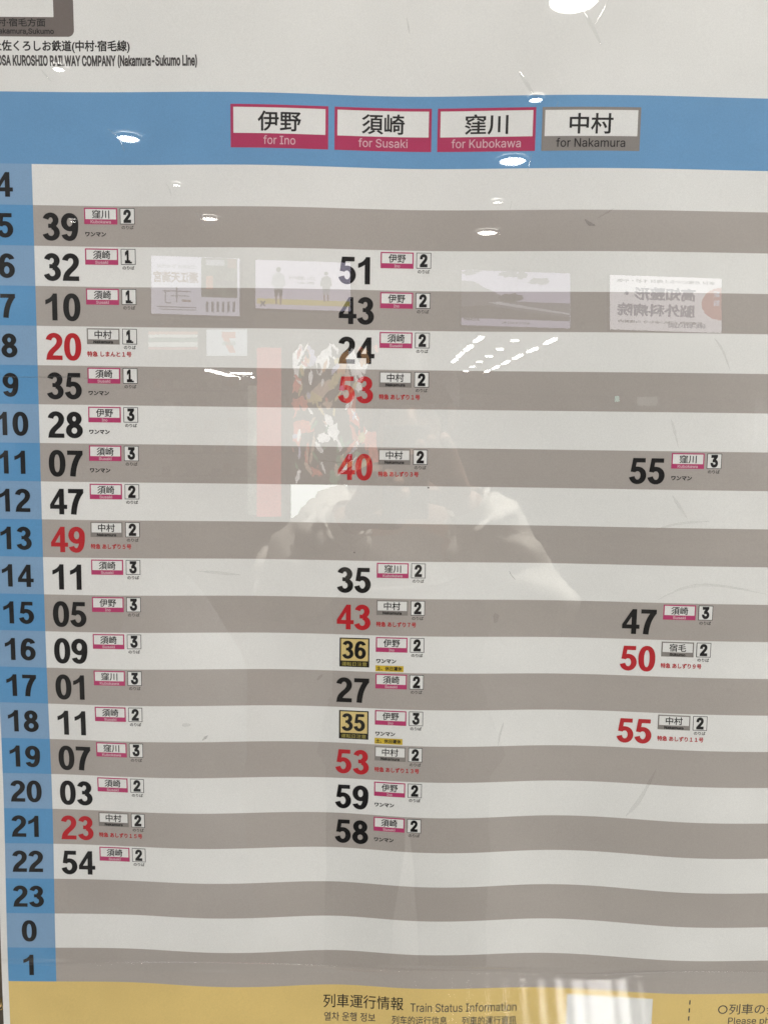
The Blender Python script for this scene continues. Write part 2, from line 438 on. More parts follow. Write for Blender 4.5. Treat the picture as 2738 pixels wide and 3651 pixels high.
for r, m, d, t, n, s in ((2, '51', 'I', '2', None, 0), (3, '43', 'I', '2', None, 0), (4, '24', 'S', '2', None, 0), (5, '53', 'N', '2', '特急 あしずり１号', 0),
        (7, '40', 'N', '2', '特急 あしずり３号', 0), (10, '35', 'K', '2', None, 0), (11, '43', 'N', '2', '特急 あしずり７号', 0),
        (12, '36', 'I', '2', W_, 1), (13, '27', 'S', '2', None, 0), (14, '35', 'I', '3', W_, 1), (15, '53', 'N', '2', '特急 あしずり１３号', 0),
        (16, '59', 'I', '2', W_, 0), (17, '58', 'S', '2', W_, 0)):
    departure(r, C2, m, d, t, n, bool(s))
for r, m, d, t, n in ((7, '55', 'K', '3', W_), (11, '47', 'S', '3', None), (12, '50', 'M', '2', '特急 あしずり９号'), (14, '55', 'N', '2', '特急 あしずり１１号')):
    departure(r, C3, m, d, t, n)

# --- route plate and company lines at the top
b = MB(); k = b.slot(FRAMEBR); pts = []
X0_, X1_, Z0_, Z1_, R_ = -60.0, 35.2, 90.6, 200.0, 4.6
base = len(b.v)
for j in range(23):
    z = Z0_ + (0 if j == 0 else (R_*(1-math.cos(math.pi/2*j/8)) if j <= 8 else R_+(Z1_-Z0_-R_)*(j-8)/14))
    dx = 0
    if j <= 8: dx = R_*(1-math.sin(math.pi/2*j/8))
    for i in range(17):
        b.v.append(onpaper(max(-45.5, X0_)+(X1_-dx-max(-45.5, X0_))*i/16, z, 1))
for j in range(22):
    for i in range(16):
        a = base+j*17+i; b.f.append((a, a+1, a+18, a+17)); b.m.append(k)
rp = b.build('route_plate', poster, True)
b = MB(); b.rect(-45.5, 104.2, 20.3, 200, 2, PAPER); b.build('plate_panel', rp, True)
b = MB()
g = text('中村·宿毛方面', 0.018); b.glyphs(g, (-28.4, 97.5, 14.0, 103.4), 2, BLACK)
b.build('name_lettering', rp)
b = MB(); b.glyphs(text('Nakamura,Sukumo', 0.02, True), (-24.4, 91.7, 20.2, 96.3), 2, BLACK); b.build('caption_lettering', rp)
b = MB(); b.glyphs(text('土佐くろしお鉄道(中村·宿毛線)', 0.026), (-26.4, 79.2, 76.6, 88.2), 1, BLACK)
b.build('company_name_lettering', poster)
b = MB(); b.glyphs(text('TOSA KUROSHIO RAILWAY COMPANY (Nakamura-Sukumo Line)', 0.034, True), (-26.3, 68.8, 126.8, 78.0), 1, DARKG)
b.build('company_caption_lettering', poster)

# --- footer writing
def foot(name, s, box, bold=0.008, inter=False, mat=DARKG):
    b = MB(); b.glyphs(text(s, bold, inter, 0.4), box, 2, mat); return b.build(name, info)
foot('footer_lettering', '列車運行情報', (223.7, -680.0, 290.9, -668.2), 0.004, mat=BLACK)
foot('footer_lettering', 'Train Status Information', (296.7, -680.8, 385.8, -672.9), 0.003, True)
foot('footer_lettering', '열차 운행 정보', (224.5, -691.7, 267.5, -683.9))
foot('footer_lettering', '列车的运行信息', (281.4, -692.5, 327.6, -684.6))
foot('footer_lettering', '列車的運行資訊', (340.2, -692.8, 386.1, -684.9))
foot('footer_lettering', '○列車の発車時刻', (553.5, -679.2, 636.0, -669.4), 0.004)
foot('footer_lettering', 'Please phone', (562.8, -689.6, 612.0, -682.0), 0.004, True)
b = MB(); b.rect(427.8, -740, 498.4, -665.2, 2, PAPER); b.build('blank_white_square', info, True)
for i in range(9):
    z = -665.6-i*7.4
    b = MB(); b.rect(528.7, z-4.0, 529.8, z, 2, DARKG, 2.0); b.build('divider_dash', info)

# ================================================================== BOARD, COVER, SCREW
b = MB(); b.box((0.36, 0.030, 1.40), (2.6, 0.02, 2.2), solid('brown_board', (0.115, 0.085, 0.055), 0.5, 0, 0.15, 40, 5))
bd = b.build('notice_board'); tag(bd, 'brown notice board surface showing past the left edge of the timetable poster', 'notice board')
GOLD = solid('brass', (0.75, 0.55, 0.22), 0.22, 1.0, 0.1)
b = MB()
sx, sz = -0.0495, ZB-0.686
b.tube([(sx, 0.020, sz), (sx, 0.006, sz), (sx, 0.001, sz), (sx, -0.0005, sz)], [0.004, 0.004, 0.0036, 0.002], GOLD, 16)
scr = b.build('brass_screw', None, True); tag(scr, 'small shiny brass screw head in the brown board beside the yellow footer', 'screw')
b = MB(); b.box((sx, -0.0008, sz), (0.004, 0.0008, 0.0008), solid('dark_slot', (0.02, 0.015, 0.01)), None); b.build('screw_slot', scr)

YC = -0.0135                                # front face of the clear cover
REFL = 0.065
def cover_mat():
    m = bpy.data.materials.new('clear_cover'); m.use_nodes = True; nt = m.node_tree; nt.nodes.clear()
    o = nt.nodes.new('ShaderNodeOutputMaterial'); mx = nt.nodes.new('ShaderNodeMixShader')
    tr = nt.nodes.new('ShaderNodeBsdfTransparent'); gl = nt.nodes.new('ShaderNodeBsdfGlossy'); gl.inputs['Roughness'].default_value = 0.0
    tr.inputs[0].default_value = (0.985, 0.99, 0.985, 1)
    # reflectance of a thin clear sheet, the same seen from either side (Schlick)
    ge = nt.nodes.new('ShaderNodeNewGeometry'); dt = nt.nodes.new('ShaderNodeVectorMath'); dt.operation = 'DOT_PRODUCT'
    nt.links.new(ge.outputs['Incoming'], dt.inputs[0]); nt.links.new(ge.outputs['Normal'], dt.inputs[1])
    def mth(op, a, c):
        n_ = nt.nodes.new('ShaderNodeMath'); n_.operation = op
        for i_, v_ in enumerate((a, c)):
            if v_ is None: continue
            if isinstance(v_, float): n_.inputs[i_].default_value = v_
            else: nt.links.new(v_, n_.inputs[i_])
        return n_.outputs[0]
    f5 = mth('POWER', mth('SUBTRACT', 1.0, mth('ABSOLUTE', dt.outputs['Value'], None)), 5.0)
    nt.links.new(mth('ADD', mth('MULTIPLY', f5, 1.0-REFL), REFL), mx.inputs[0]); nt.links.new(tr.outputs[0], mx.inputs[1]); nt.links.new(gl.outputs[0], mx.inputs[2])
    du = nt.nodes.new('ShaderNodeBsdfGlossy'); du.inputs['Roughness'].default_value = 0.22; m2 = nt.nodes.new('ShaderNodeMixShader')
    m2.inputs[0].default_value = 0.002; nt.links.new(mx.outputs[0], m2.inputs[1]); nt.links.new(du.outputs[0], m2.inputs[2])
    nt.links.new(m2.outputs[0], o.inputs[0])
    tc = nt.nodes.new('ShaderNodeTexCoord'); n = nt.nodes.new('ShaderNodeTexNoise'); n.inputs['Scale'].default_value = 9; n.inputs['Detail'].default_value = 1
    bp = nt.nodes.new('ShaderNodeBump'); bp.inputs['Distance'].default_value = 0.000015; bp.inputs['Strength'].default_value = 1.0
    nt.links.new(tc.outputs['Object'], n.inputs['Vector']); nt.links.new(n.outputs[0], bp.inputs['Height'])
    nt.links.new(bp.outputs[0], gl.inputs['Normal'])
    return m
def clear_mat():
    m = bpy.data.materials.new('clear_inner_face'); m.use_nodes = True; nt = m.node_tree; nt.nodes.clear()
    o = nt.nodes.new('ShaderNodeOutputMaterial'); tr = nt.nodes.new('ShaderNodeBsdfTransparent')
    nt.links.new(tr.outputs[0], o.inputs[0]); return m
COVER = cover_mat(); INNER = clear_mat()
def vray(px, py):
    d = (fwd + (px-1369.0)/2742.0*r2 - (py-1825.5)/2742.0*u2); t = (YC-CY)/d.y
    return Vector((CX+t*d.x, YC, CZ+t*d.z))
ZF = vray(2150, 3452).z                      # the sheet is bent outwards below this line
b = MB(); b.box((0.36, YC+0.001, (ZF+2.4)/2), (1.7, 0.002, 2.4-ZF), INNER); b.slot(COVER)
b.m[2] = 1
cover = b.build('clear_cover_sheet'); tag(cover, 'clear glossy plastic cover sheet over the timetable reflecting the concourse', 'cover sheet')

# pixel of the photograph -> ray, and -> point on the poster plane / in the room behind the photographer
FPX = 2742.0
def ray(px, py):
    return (fwd + (px-1369.0)/FPX*r2 - (py-1825.5)/FPX*u2)
def room(px, py, depth):
    """the place in the room, depth metres in front of the cover, that is mirrored at this spot"""
    d = ray(px, py); t = (abs(CY)-abs(YC)+depth)/d.y
    return Vector((CX+t*d.x, YC-depth, CZ+t*d.z))
def roomz(px, py, z):
    d = ray(px, py); t = (z-CZ)/d.z
    return Vector((CX+t*d.x, YC-(t*d.y-(abs(CY)-abs(YC))), z))
def onplane(px, py, y):
    d = ray(px, py); t = (y-CY)/d.y
    return Vector((CX+t*d.x, y, CZ+t*d.z))

# scuffs and dirt on the cover
def dirt_mat(name, col, a):
    m, nt, p = nmat(name); p.inputs['Base Color'].default_value = (*col, 1); p.inputs['Roughness'].default_value = 0.9
    p.inputs['Alpha'].default_value = a; return m
DIRT = dirt_mat('grey_scuff', (0.10, 0.095, 0.07), 0.10); DIRT2 = dirt_mat('dark_smudge', (0.05, 0.045, 0.045), 0.28); DOT = dirt_mat('dark_speck', (0.02, 0.02, 0.02), 0.9)
def scuff(pts, wpx, mat, name='scuff_mark'):
    b = MB(); k = b.slot(mat); n = 6*(len(pts)-1); P3 = []
    for i in range(n+1):
        u = i/6; j = min(int(u), len(pts)-2); f = u-j
        q = [pts[max(j-1, 0)], pts[j], pts[j+1], pts[min(j+2, len(pts)-1)]]
        P3.append([0.5*(2*q[1][c]+(q[2][c]-q[0][c])*f+(2*q[0][c]-5*q[1][c]+4*q[2][c]-q[3][c])*f*f+(3*q[1][c]-q[0][c]-3*q[2][c]+q[3][c])*f**3) for c in (0, 1)])
    for i, p in enumerate(P3):
        a = P3[max(i-1, 0)]; c = P3[min(i+1, n)]; dx, dy = c[0]-a[0], c[1]-a[1]; L = math.hypot(dx, dy) or 1
        hw = wpx/2*math.sin(math.pi*(i+.3)/(n+.6))*(0.7+0.6*random.random())
        for s_ in (-1, 1):
            v = onplane(p[0]-dy/L*hw*s_, p[1]+dx/L*hw*s_, YC-0.0002); b.v.append(tuple(v))
    for i in range(n): b.f.append((2*i, 2*i+1, 2*i+3, 2*i+2)); b.m.append(k)
    b.build(name, cover)
for pts, wp, m in (([(2545, 1205), (2575, 1250), (2602, 1322)], 9, DIRT), ([(2390, 1490), (2402, 1530), (2418, 1600)], 8, DIRT),
        ([(2395, 1765), (2420, 1805), (2450, 1850)], 11, DIRT), ([(2330, 1890), (2420, 1867), (2530, 1858)], 9, DIRT),
        ([(2340, 2140), (2440, 2095), (2560, 2088), (2738, 2120)], 10, DIRT), ([(1795, 2575), (1782, 2620), (1775, 2660)], 7, DIRT),
        ([(2340, 2740), (2280, 2850), (2230, 2910)], 14, DIRT), ([(2085, 782), (2100, 797), (2122, 804)], 14, DIRT2),
        ([(2125, 780), (2160, 760), (2190, 742)], 5, DIRT), ([(1765, 2185), (1768, 2200), (1764, 2222)], 26, DIRT), ([(1130, 2425), (1150, 2405)], 12, DIRT),
        ([(650, 2586), (680, 2584)], 16, DIRT), ([(722, 2640), (742, 2622)], 8, DIRT2), ([(1815, 2035), (1822, 2050), (1838, 2068)], 3, DIRT2),
        ([(1260, 1968), (1267, 1972)], 5, DIRT2), ([(1524, 1738), (1530, 1740)], 7, DOT), ([(700, 2035), (860, 2050)], 8, DIRT), ([(1450, 60), (1460, 120)], 5, DIRT), ([(1135, 1640), (1260, 1655)], 3, DIRT)):
    scuff(pts, wp, m)

# the lower margin of the sheet, bent outwards: it mirrors the ceiling lamps as upright streaks
d_ = vray(2045, -2)-Vector((CX, CY, CZ)); LA = Vector((CX, YC, CZ))+Vector((d_.x, -d_.y, d_.z))*((3.088-CZ)/d_.z); LA.y = YC-(d_.y*(3.088-CZ)/d_.z-(abs(CY)-abs(YC)))
def bent_mat(name, rough, refl):
    m = cover_mat(); m.name = name
    for n_ in m.node_tree.nodes:
        if n_.type == 'MATH' and n_.operation == 'ADD': n_.inputs[1].default_value = refl
        if n_.type == 'BSDF_GLOSSY' and n_.inputs['Roughness'].default_value < .1: n_.inputs['Roughness'].default_value = rough
        if n_.type == 'BUMP': n_.inputs['Strength'].default_value = 0.0
    return m
BENT = bent_mat('bent_clear_plastic', 0.09, 0.036); BEAD = bent_mat('creased_clear_plastic', 0.15, 0.12)
b = MB(); k = b.slot(BENT); kb_ = b.slot(BEAD); prof = []; y_p, z_p = YC, ZF; n_s = 0; dz_ = 0.0002
while z_p > ZF-0.075:
    s_ = ZF-z_p; dc_ = Vector((CY-y_p, CZ-z_p)).normalized(); dl_ = Vector((LA.y-y_p, LA.z-z_p)).normalized(); nn_ = dc_+dl_
    tgt = math.atan2(nn_.y, -nn_.x)+0.30*(0.020-s_)
    u_ = min(1.0, s_/0.0060); t_ = tgt*(u_*u_*(3-2*u_))
    prof.append((y_p, z_p)); z_p -= dz_; y_p -= dz_*math.tan(t_)
prof = prof[:30]+prof[30::12]
NXF = 900
def sst(u): return u*u*(3-2*u)
for i in range(NXF+1):
    x_ = -0.48+1.68*i/NXF
    for j, (yy, zz) in enumerate(prof):
        b.v.append((x_, yy-0.0042*math.sin(2*math.pi*(x_-0.475)/0.45)*sst(min(1, (ZF-zz)/.007))-3.0e-5*math.sin(x_*430)*min(1, (ZF-zz)/.01), zz))
npf = len(prof)
for i in range(NXF):
    for j in range(npf-1): b.f.append((i*npf+j, i*npf+j+1, (i+1)*npf+j+1, (i+1)*npf+j)); b.m.append(kb_ if j < 29 else k)
b.build('bent_lower_margin', cover, True)
# fine raised scratches in the plastic that catch the lamps
SCR = cover_mat(); SCR.name = 'scratch_edge'
for n_ in SCR.node_tree.nodes:
    if n_.type == 'MATH' and n_.operation == 'ADD': n_.inputs[1].default_value = 0.17
    if n_.type == 'BUMP': n_.inputs['Strength'].default_value = 0.0
def scratch(pts, wpx, hgt=0.018):
    b = MB(); k = b.slot(SCR); n = 8*(len(pts)-1); P3 = []
    for i in range(n+1):
        u = i/8; j = min(int(u), len(pts)-2); f = u-j
        q = [pts[max(j-1, 0)], pts[j], pts[j+1], pts[min(j+2, len(pts)-1)]]
        P3.append([0.5*(2*q[1][c]+(q[2][c]-q[0][c])*f+(2*q[0][c]-5*q[1][c]+4*q[2][c]-q[3][c])*f*f+(3*q[1][c]-q[0][c]-3*q[2][c]+q[3][c])*f**3) for c in (0, 1)])
    m = 8
    for i, p in enumerate(P3):
        a = P3[max(i-1, 0)]; c = P3[min(i+1, n)]; dx, dy = c[0]-a[0], c[1]-a[1]; L = math.hypot(dx, dy) or 1
        w_ = wpx*(0.25+0.75*math.sin(math.pi*i/n))
        for j in range(m+1):
            s_ = j/m-.5; hh = hgt*w_/FPX*.6*(1-4*s_*s_)
            b.v.append(tuple(onplane(p[0]-dy/L*w_*s_, p[1]+dx/L*w_*s_, YC-0.00005-hh)))
    for i in range(n):
        for j in range(m): b.f.append((i*(m+1)+j, (i+1)*(m+1)+j, (i+1)*(m+1)+j+1, i*(m+1)+j+1)); b.m.append(k)
    b.build('scratch_mark', cover, True)
for pts, wp in (([(425, 488), (434, 512), (446, 541)], 8), ([(384, 458), (405, 474), (428, 492)], 5), ([(700, 756), (713, 775), (731, 806)], 7), ([(713, 750), (719, 764), (722, 772)], 8),
        ([(1896, 543), (1889, 575), (1879, 614)], 6), ([(1990, 360), (1984, 378), (1978, 394)], 5), ([(1850, 255), (1876, 296), (1906, 343)], 14), ([(2168, 0), (2148, 40), (2120, 88)], 8),
        ([(2080, 40), (2108, 88), (2142, 160)], 14), ([(1783, 802), (1780, 830), (1774, 862)], 6), ([(148, 248), (163, 266), (184, 290)], 6), ([(592, 652), (606, 676), (612, 700)], 5), ([(1824, 716), (1821, 732), (1817, 746)], 4),
        ([(0, 1343), (120, 1345), (240, 1344), (330, 1350)], 7)):
    scratch(pts, wp)

# ================================================================== WHAT THE COVER MIRRORS: the concourse behind the photographer
CEIL = 3.10
FLOORM = solid('floor_tiles', (0.34, 0.33, 0.31), 0.35, 0, 0.28, 2.2, 0.9)
b = MB(); b.box((0, -20, -0.05), (44, 41, 0.1), FLOORM); tag(b.build('floor'), 'grey concourse floor', None, None, 'structure')
b = MB(); b.box((0, -16.1, CEIL+0.1), (30, 31.8, 0.2), solid('ceiling_paint', (0.62, 0.62, 0.60), 0.8)); tag(b.build('ceiling'), 'pale concourse ceiling', None, None, 'structure')
b = MB(); b.box((0, -31, 1.5), (30, 0.2, 3.2), solid('far_wall_paint', (0.45, 0.44, 0.44), 0.8)); tag(b.build('far_wall'), 'grey far wall of the concourse', None, None, 'structure')

LAMP = glow('lamp_glass', (1.0, 0.97, 0.92), 24.0, 0.02)
RING = solid('lamp_ring', (0.75, 0.75, 0.73), 0.4)
TUBE = glow('tube_glow', (1.0, 0.98, 0.95), 34.0, 0.02)
lamps = [((2045, -2), 160, 'big'), ((1827, 572), 90, 'big'), ((1737, 828), 68, 'big'), ((458, 491), 74, 'big'), ((748, 778), 54, 'big'),
         ((1910, 352), 48, 'small'), ((1775, 718), 32, 'small'), ((212, 243), 40, 'small'), ((630, 658), 28, 'small'), ((262, 788), 22, 'small')]
wherel = {0: 'nearest the timetable on the right', 1: 'second of the right-hand row', 2: 'third of the right-hand row', 3: 'nearer one of the left-hand row', 4: 'farther one of the left-hand row',
          5: 'small one beside the second large right-hand light', 6: 'small one between the second and third large right-hand lights', 7: 'small one nearest the timetable on the left', 8: 'small one between the two large left-hand lights', 9: 'small one at the far left'}
for i, ((px, py), wpx, kind) in enumerate(lamps):
    c = roomz(px, py, CEIL-0.012); path = abs(CY)+abs(YC)*0+(-c.y)
    r = wpx/2/FPX*(path*1.0)
    e = empty('ceiling_downlight', None, c)
    tag(e, 'round recessed ceiling downlight, ' + wherel[i], 'ceiling light', 'round downlights mirrored in the cover')
    b = MB(); b.tube([(0, 0, 0.0), (0, 0, -0.004)], [r, r*0.99], LAMP, 32); b.build('lamp_disc', e)
    b = MB(); n = 32; k = b.slot(RING)
    for q in range(n):
        t = 2*math.pi*q/n
        for rr, zz in ((r*1.02, 0.002), (r*1.02, -0.01), (r*1.16, -0.008), (r*1.16, 0.005)):
            b.v.append((rr*math.cos(t), rr*math.sin(t), zz))
    for q in range(n):
        for h in range(3): b.f.append((q*4+h, ((q+1) % n)*4+h, ((q+1) % n)*4+h+1, q*4+h+1)); b.m.append(k)
    b.build('trim_ring', e, True)
def tubelight(p, q, z, wid, label, i):
    a = roomz(*p, z); c = roomz(*q, z); m = (a+c)/2; d = (c-a); L = d.length; ang = math.atan2(d.y, d.x)
    e = empty('fluorescent_fitting', None, m); e.rotation_euler = (0, 0, ang)
    tag(e, label, 'ceiling light', 'fluorescent fittings mirrored in the cover')
    b = MB(); b.box((0, 0, 0.03), (L*1.02, wid*1.3, 0.04), RING); b.build('housing', e)
    b = MB(); b.box((0, 0, -0.005), (L*.80, wid, 0.03), TUBE); b.build('tube', e)
def z7(x, y): return (1550+x*.7161, 550+y*.7161)
rowA = [((240, 905), (195, 935)), ((185, 950), (148, 977)), ((140, 985), (112, 1010)), ((108, 1018), (80, 1038)), ((75, 1045), (62, 1053))]
rowB = [((605, 915), (545, 945)), ((512, 962), (462, 985)), ((435, 995), (392, 1018)), ((370, 1027), (337, 1045)), ((318, 1052), (290, 1068)), ((270, 1075), (250, 1085))]
ordn = ['first', 'second', 'third', 'fourth', 'fifth', 'sixth']
for i, (p, q) in enumerate(rowA): tubelight(z7(*p), z7(*q), CEIL-0.04, 0.075, 'far fluorescent ceiling fitting, %s in the steeper row' % ordn[i], i)
for i, (p, q) in enumerate(rowB): tubelight(z7(*p), z7(*q), CEIL-0.04, 0.075, 'far fluorescent ceiling fitting, %s in the flatter row' % ordn[i], i)
for i, (x, y) in enumerate([(397, 926), (325, 969), (270, 1004), (223, 1032), (186, 1056), (153, 1078)]):
    c = roomz(*z7(x, y), CEIL-0.01)
    b = MB(); b.tube([(c.x, c.y, c.z), (c.x, c.y, c.z-0.02)], [0.07, 0.07], TUBE, 16)
    tag(b.build('far_downlight'), 'far round downlight, %s between the two fluorescent rows' % ordn[i], 'ceiling light', 'far downlights between the fluorescent rows')
def z4(x, y): return (400+x*.6028, 850+y*.6028)
for i, (p, q, wd) in enumerate([((225, 697), (370, 712), .2), ((535, 770), (790, 835), .1), ((680, 795), (845, 800), .07), ((760, 815), (845, 822), .06)]):
    tubelight(z4(*p), z4(*q), 2.55, wd, 'long shop ceiling light, %s from the shop front' % ordn[i], i)

# --- hanging screens
def quad_on(b, x0, y0, x1, y1, depth, mat, thick=0.004, roll=0.0):
    pts = [room(x0, y0, depth), room(x1, y0+(x1-x0)*roll, depth), room(x1, y1+(x1-x0)*roll, depth), room(x0, y1, depth)]
    b.poly([(p.x, p.z) for p in pts], YC-depth, mat, thick)
def words(b, s, x0, y0, x1, y1, depth, mat, bold=0.02, roll=0.0, inter=False):
    """lettering that reads correctly to someone facing the screen (mirrored in the cover)"""
    g = text(s, bold, inter); a = bounds(g)
    tr_ = room(x0, y0, depth); br = room(x1, y1+(x1-x0)*roll, depth); tr2 = room(x1, y0+(x1-x0)*roll, depth)
    W = br.x-tr_.x; H = tr_.z-room(x0, y1, depth).z; sl = (tr2.z-tr_.z)/W
    k = b.slot(mat); bb = len(b.v)
    for p in g[0]:
        u = (p[0]-a[0])/(a[2]-a[0]); v = (p[1]-a[1])/(a[3]-a[1])
        X = br.x-u*W; b.v.append((X, YC-depth+0.012, tr_.z-H+v*H+sl*(X-tr_.x)))
    for t in g[1]: b.f.append(tuple(bb+q for q in t)); b.m.append(k)
SD = 5.6
FR = solid('screen_case', (0.03, 0.03, 0.03), 0.4)
WH = glow('screen_white', (0.84, 0.83, 1.0), 4.30); LIL = glow('screen_lilac', (0.80, 0.74, 1.0), 3.23)
YL = glow('screen_yellow', (1.0, 0.86, 0.28), 3.74); BR = glow('screen_brown', (0.42, 0.22, 0.15), 2.40)
DG = glow('screen_green', (0.30, 0.36, 0.27), 1.35, 0.5, 12); DK = glow('screen_dark', (0.22, 0.22, 0.26), 0.72, 0.4, 10)
ORG = glow('screen_orange', (1.0, 0.42, 0.22), 2.16, 0.3); BLU = glow('screen_navy', (0.20, 0.21, 0.42), 2.25); REDS = glow('screen_red', (0.95, 0.40, 0.36), 3.04)
PALE = glow('screen_pale', (0.70, 0.72, 0.82), 3.04, 0.2)
GRN = glow('screen_mid', (0.30, 0.29, 0.36), 1.60, 0.2)
def screen(x0, y0, x1, y1, label, roll):
    e = empty('display_screen'); tag(e, label, 'display screen', 'display screens hanging in the concourse')
    b = MB(); quad_on(b, x0-3, y0-3, x1+3, y1+3, SD+0.006, FR, 0.07, roll); b.build('case', e)
    return e
R1 = 0.033
e = screen(540, 911, 854, 1119, 'display screen with shrine notice, map and red roofed photo', R1)
b = MB(); quad_on(b, 540, 911, 854, 1117, SD, WH, 0.004, R1); pn = b.build('display_panel', e)
b = MB()
quad_on(b, 718, 918, 846, 1058, SD-0.005, DG, 0.003, R1); quad_on(b, 735, 925, 800, 945, SD-0.009, PALE, 0.003, R1)
quad_on(b, 812, 922, 842, 955, SD-0.009, BR, 0.003, R1); quad_on(b, 735, 983, 760, 1030, SD-0.009, ORG, 0.003, R1)
quad_on(b, 770, 1000, 840, 1018, SD-0.009, DK, 0.003, R1); b.build('photo_area', e)
b = MB(); words(b, '潮江天満宮', 549, 966, 710, 1006, SD, BR, 0.03, R1)
words(b, '厄除開運 学業成就', 560, 942, 705, 955, SD, PALE, 0.02, R1)
for q in range(6):
    quad_on(b, 735+q*19, 1075, 743+q*19, 1112, SD-0.006, GRN, 0.003, R1)
b.build('screen_lettering', e)
b = MB()
for x0, y0, x1, y1 in ((580, 1034, 680, 1038), (628, 1022, 633, 1078), (588, 1034, 592, 1080), (588, 1076, 610, 1080), (610, 1052, 675, 1055), (650, 1068, 680, 1076), (560, 1090, 700, 1094), (570, 1100, 700, 1103)):
    quad_on(b, x0, y0, x1, y1, SD-0.006, BR if y0 == 1068 else GRN, 0.003, R1)
b.build('map_drawing', e)
e = screen(911, 925, 1250, 1100, 'display screen with two standing models and a yellow stripe', 0.035)
b = MB(); quad_on(b, 911, 925, 1250, 1098, SD, glow('screen_pinkish', (0.86, 0.80, 1.0), 3.93), 0.004, .035); b.build('display_panel', e)
b = MB(); quad_on(b, 916, 1063, 1248, 1082, SD-0.005, YL, 0.003, .035); b.build('yellow_stripe', e)
def figure(cx, y0, y1, top, bot, name):
    h = y1-y0; b = MB()
    def pp(u, v): p = room(cx+u*h*1.0, y0+v*h, SD-0.01); return (p.x, p.z)
    b.poly([pp(.07*math.cos(t*math.pi/5), .07-.07*math.sin(t*math.pi/5)) for t in range(10)], YC-SD+0.01, DK, 0.003)
    b.poly([pp(-.05, .15), pp(.05, .15), pp(.15, .22), pp(.2, .48), pp(.13, .5), pp(.12, .6), pp(-.12, .6), pp(-.13, .5), pp(-.2, .48), pp(-.15, .22)][::-1], YC-SD+0.01, top, 0.003)
    b.poly([pp(-.11, .6), pp(.11, .6), pp(.10, .78), pp(.02, .78), pp(0, .66), pp(-.02, .78), pp(-.10, .78)][::-1], YC-SD+0.01, bot, 0.003)
    b.poly([pp(-.09, .78), pp(-.03, .78), pp(-.04, 1), pp(-.08, 1)][::-1], YC-SD+0.01, BR, 0.003)
    b.poly([pp(.09, .78), pp(.03, .78), pp(.04, 1), pp(.08, 1)], YC-SD+0.01, BR, 0.003)
    b.build(name, e)
figure(993, 952, 1085, PALE, DK, 'pictured_figure'); figure(1163, 968, 1075, GRN, PALE, 'pictured_figure')
b = MB(); words(b, 'スタッフ募集中です', 1030, 985, 1125, 998, SD, GRN, 0.02, .035)
words(b, 'お気軽にお問合せ', 1062, 1005, 1122, 1013, SD, GRN, 0.02, .035); words(b, 'X', 926, 1073, 950, 1092, SD-.004, DK, 0.05, .035, True)
b.build('screen_lettering', e)
e = screen(1645, 962, 2032, 1160, 'display screen with a beach scene and pine branches', 0.034)
b = MB(); quad_on(b, 1645, 962, 2032, 1158, SD, LIL, 0.004, .034); b.build('display_panel', e)
def blob(b, cx, cy, rx, ry, mat, seed, dd=0.01, n=22):
    rnd = random.Random(seed); pts = []
    for q in range(n):
        t = 2*math.pi*q/n; k = 0.75+0.5*rnd.random()
        p = room(cx+rx*k*math.cos(t), cy+ry*k*math.sin(t), SD-dd); pts.append((p.x, p.z))
    b.poly(pts, YC-SD+dd, mat, 0.003)
b = MB()
def pr(pts, mat, dd):
    P_ = [room(x, y, SD-dd) for x, y in pts]; b.poly([(p.x, p.z) for p in P_], YC-SD+dd, mat, 0.003)
pr([(1645, 1000), (1690, 1003), (1720, 1022), (1760, 1040), (1800, 1060), (1846, 1075), (2031, 1082), (2031, 1135), (1645, 1122)], GRN, 0.005)
pr([(1780, 1076), (1880, 1092), (2030, 1118), (2030, 1122), (1870, 1100), (1760, 1082), (1740, 1077)], PALE, 0.009)
pr([(1645, 1092), (1740, 1088), (1850, 1108), (2030, 1132), (2030, 1146), (1645, 1132)], DK, 0.012)
blob(b, 1672, 972, 26, 9, GRN, 1); blob(b, 1700, 966, 14, 5, GRN, 2); blob(b, 1815, 978, 34, 11, GRN, 3); blob(b, 1860, 982, 22, 12, GRN, 4)
blob(b, 1920, 1002, 36, 12, GRN, 5); blob(b, 1820, 1062, 40, 16, DK, 6, 0.013)
b.build('beach_picture', e)
b = MB(); words(b, '高知県観光', 1652, 1133, 1708, 1143, SD-.004, DK, 0.03, .034); words(b, '桂浜から太平洋を望む', 1785, 1146, 1886, 1155, SD-.004, GRN, 0.02, .034); b.build('screen_lettering', e)
e = screen(2174, 980, 2571, 1176, 'display screen with blue hospital lettering and a red disc', 0.033)
b = MB(); quad_on(b, 2174, 980, 2571, 1174, SD, glow('screen_clean', (0.96, 0.93, 0.98), 5.00), 0.004, .033); b.build('display_panel', e)
b = MB(); words(b, '高知整形・', 2225, 1022, 2474, 1070, SD-.004, BLU, 0.035, .033); words(b, '脳外科病院', 2200, 1080, 2474, 1126, SD-.004, BLU, 0.035, .033)
words(b, '受付 月曜日から土曜日 午前・午後', 2196, 994, 2545, 1006, SD-.004, GRN, 0.03, .033)
words(b, '診療時間 お問い合わせ 交通案内', 2202, 1140, 2500, 1150, SD-.004, GRN, 0.03, .033); words(b, '088-822-1285', 2378, 1153, 2510, 1168, SD-.004, BLU, 0.03, .033, True)
b.build('screen_lettering', e)
b = MB(); pts = []
for q in range(25):
    t = math.pi/2+math.pi*q/24; p = room(2571+71*math.cos(t), 1084-58*math.sin(t), SD-.008); pts.append((p.x, p.z))
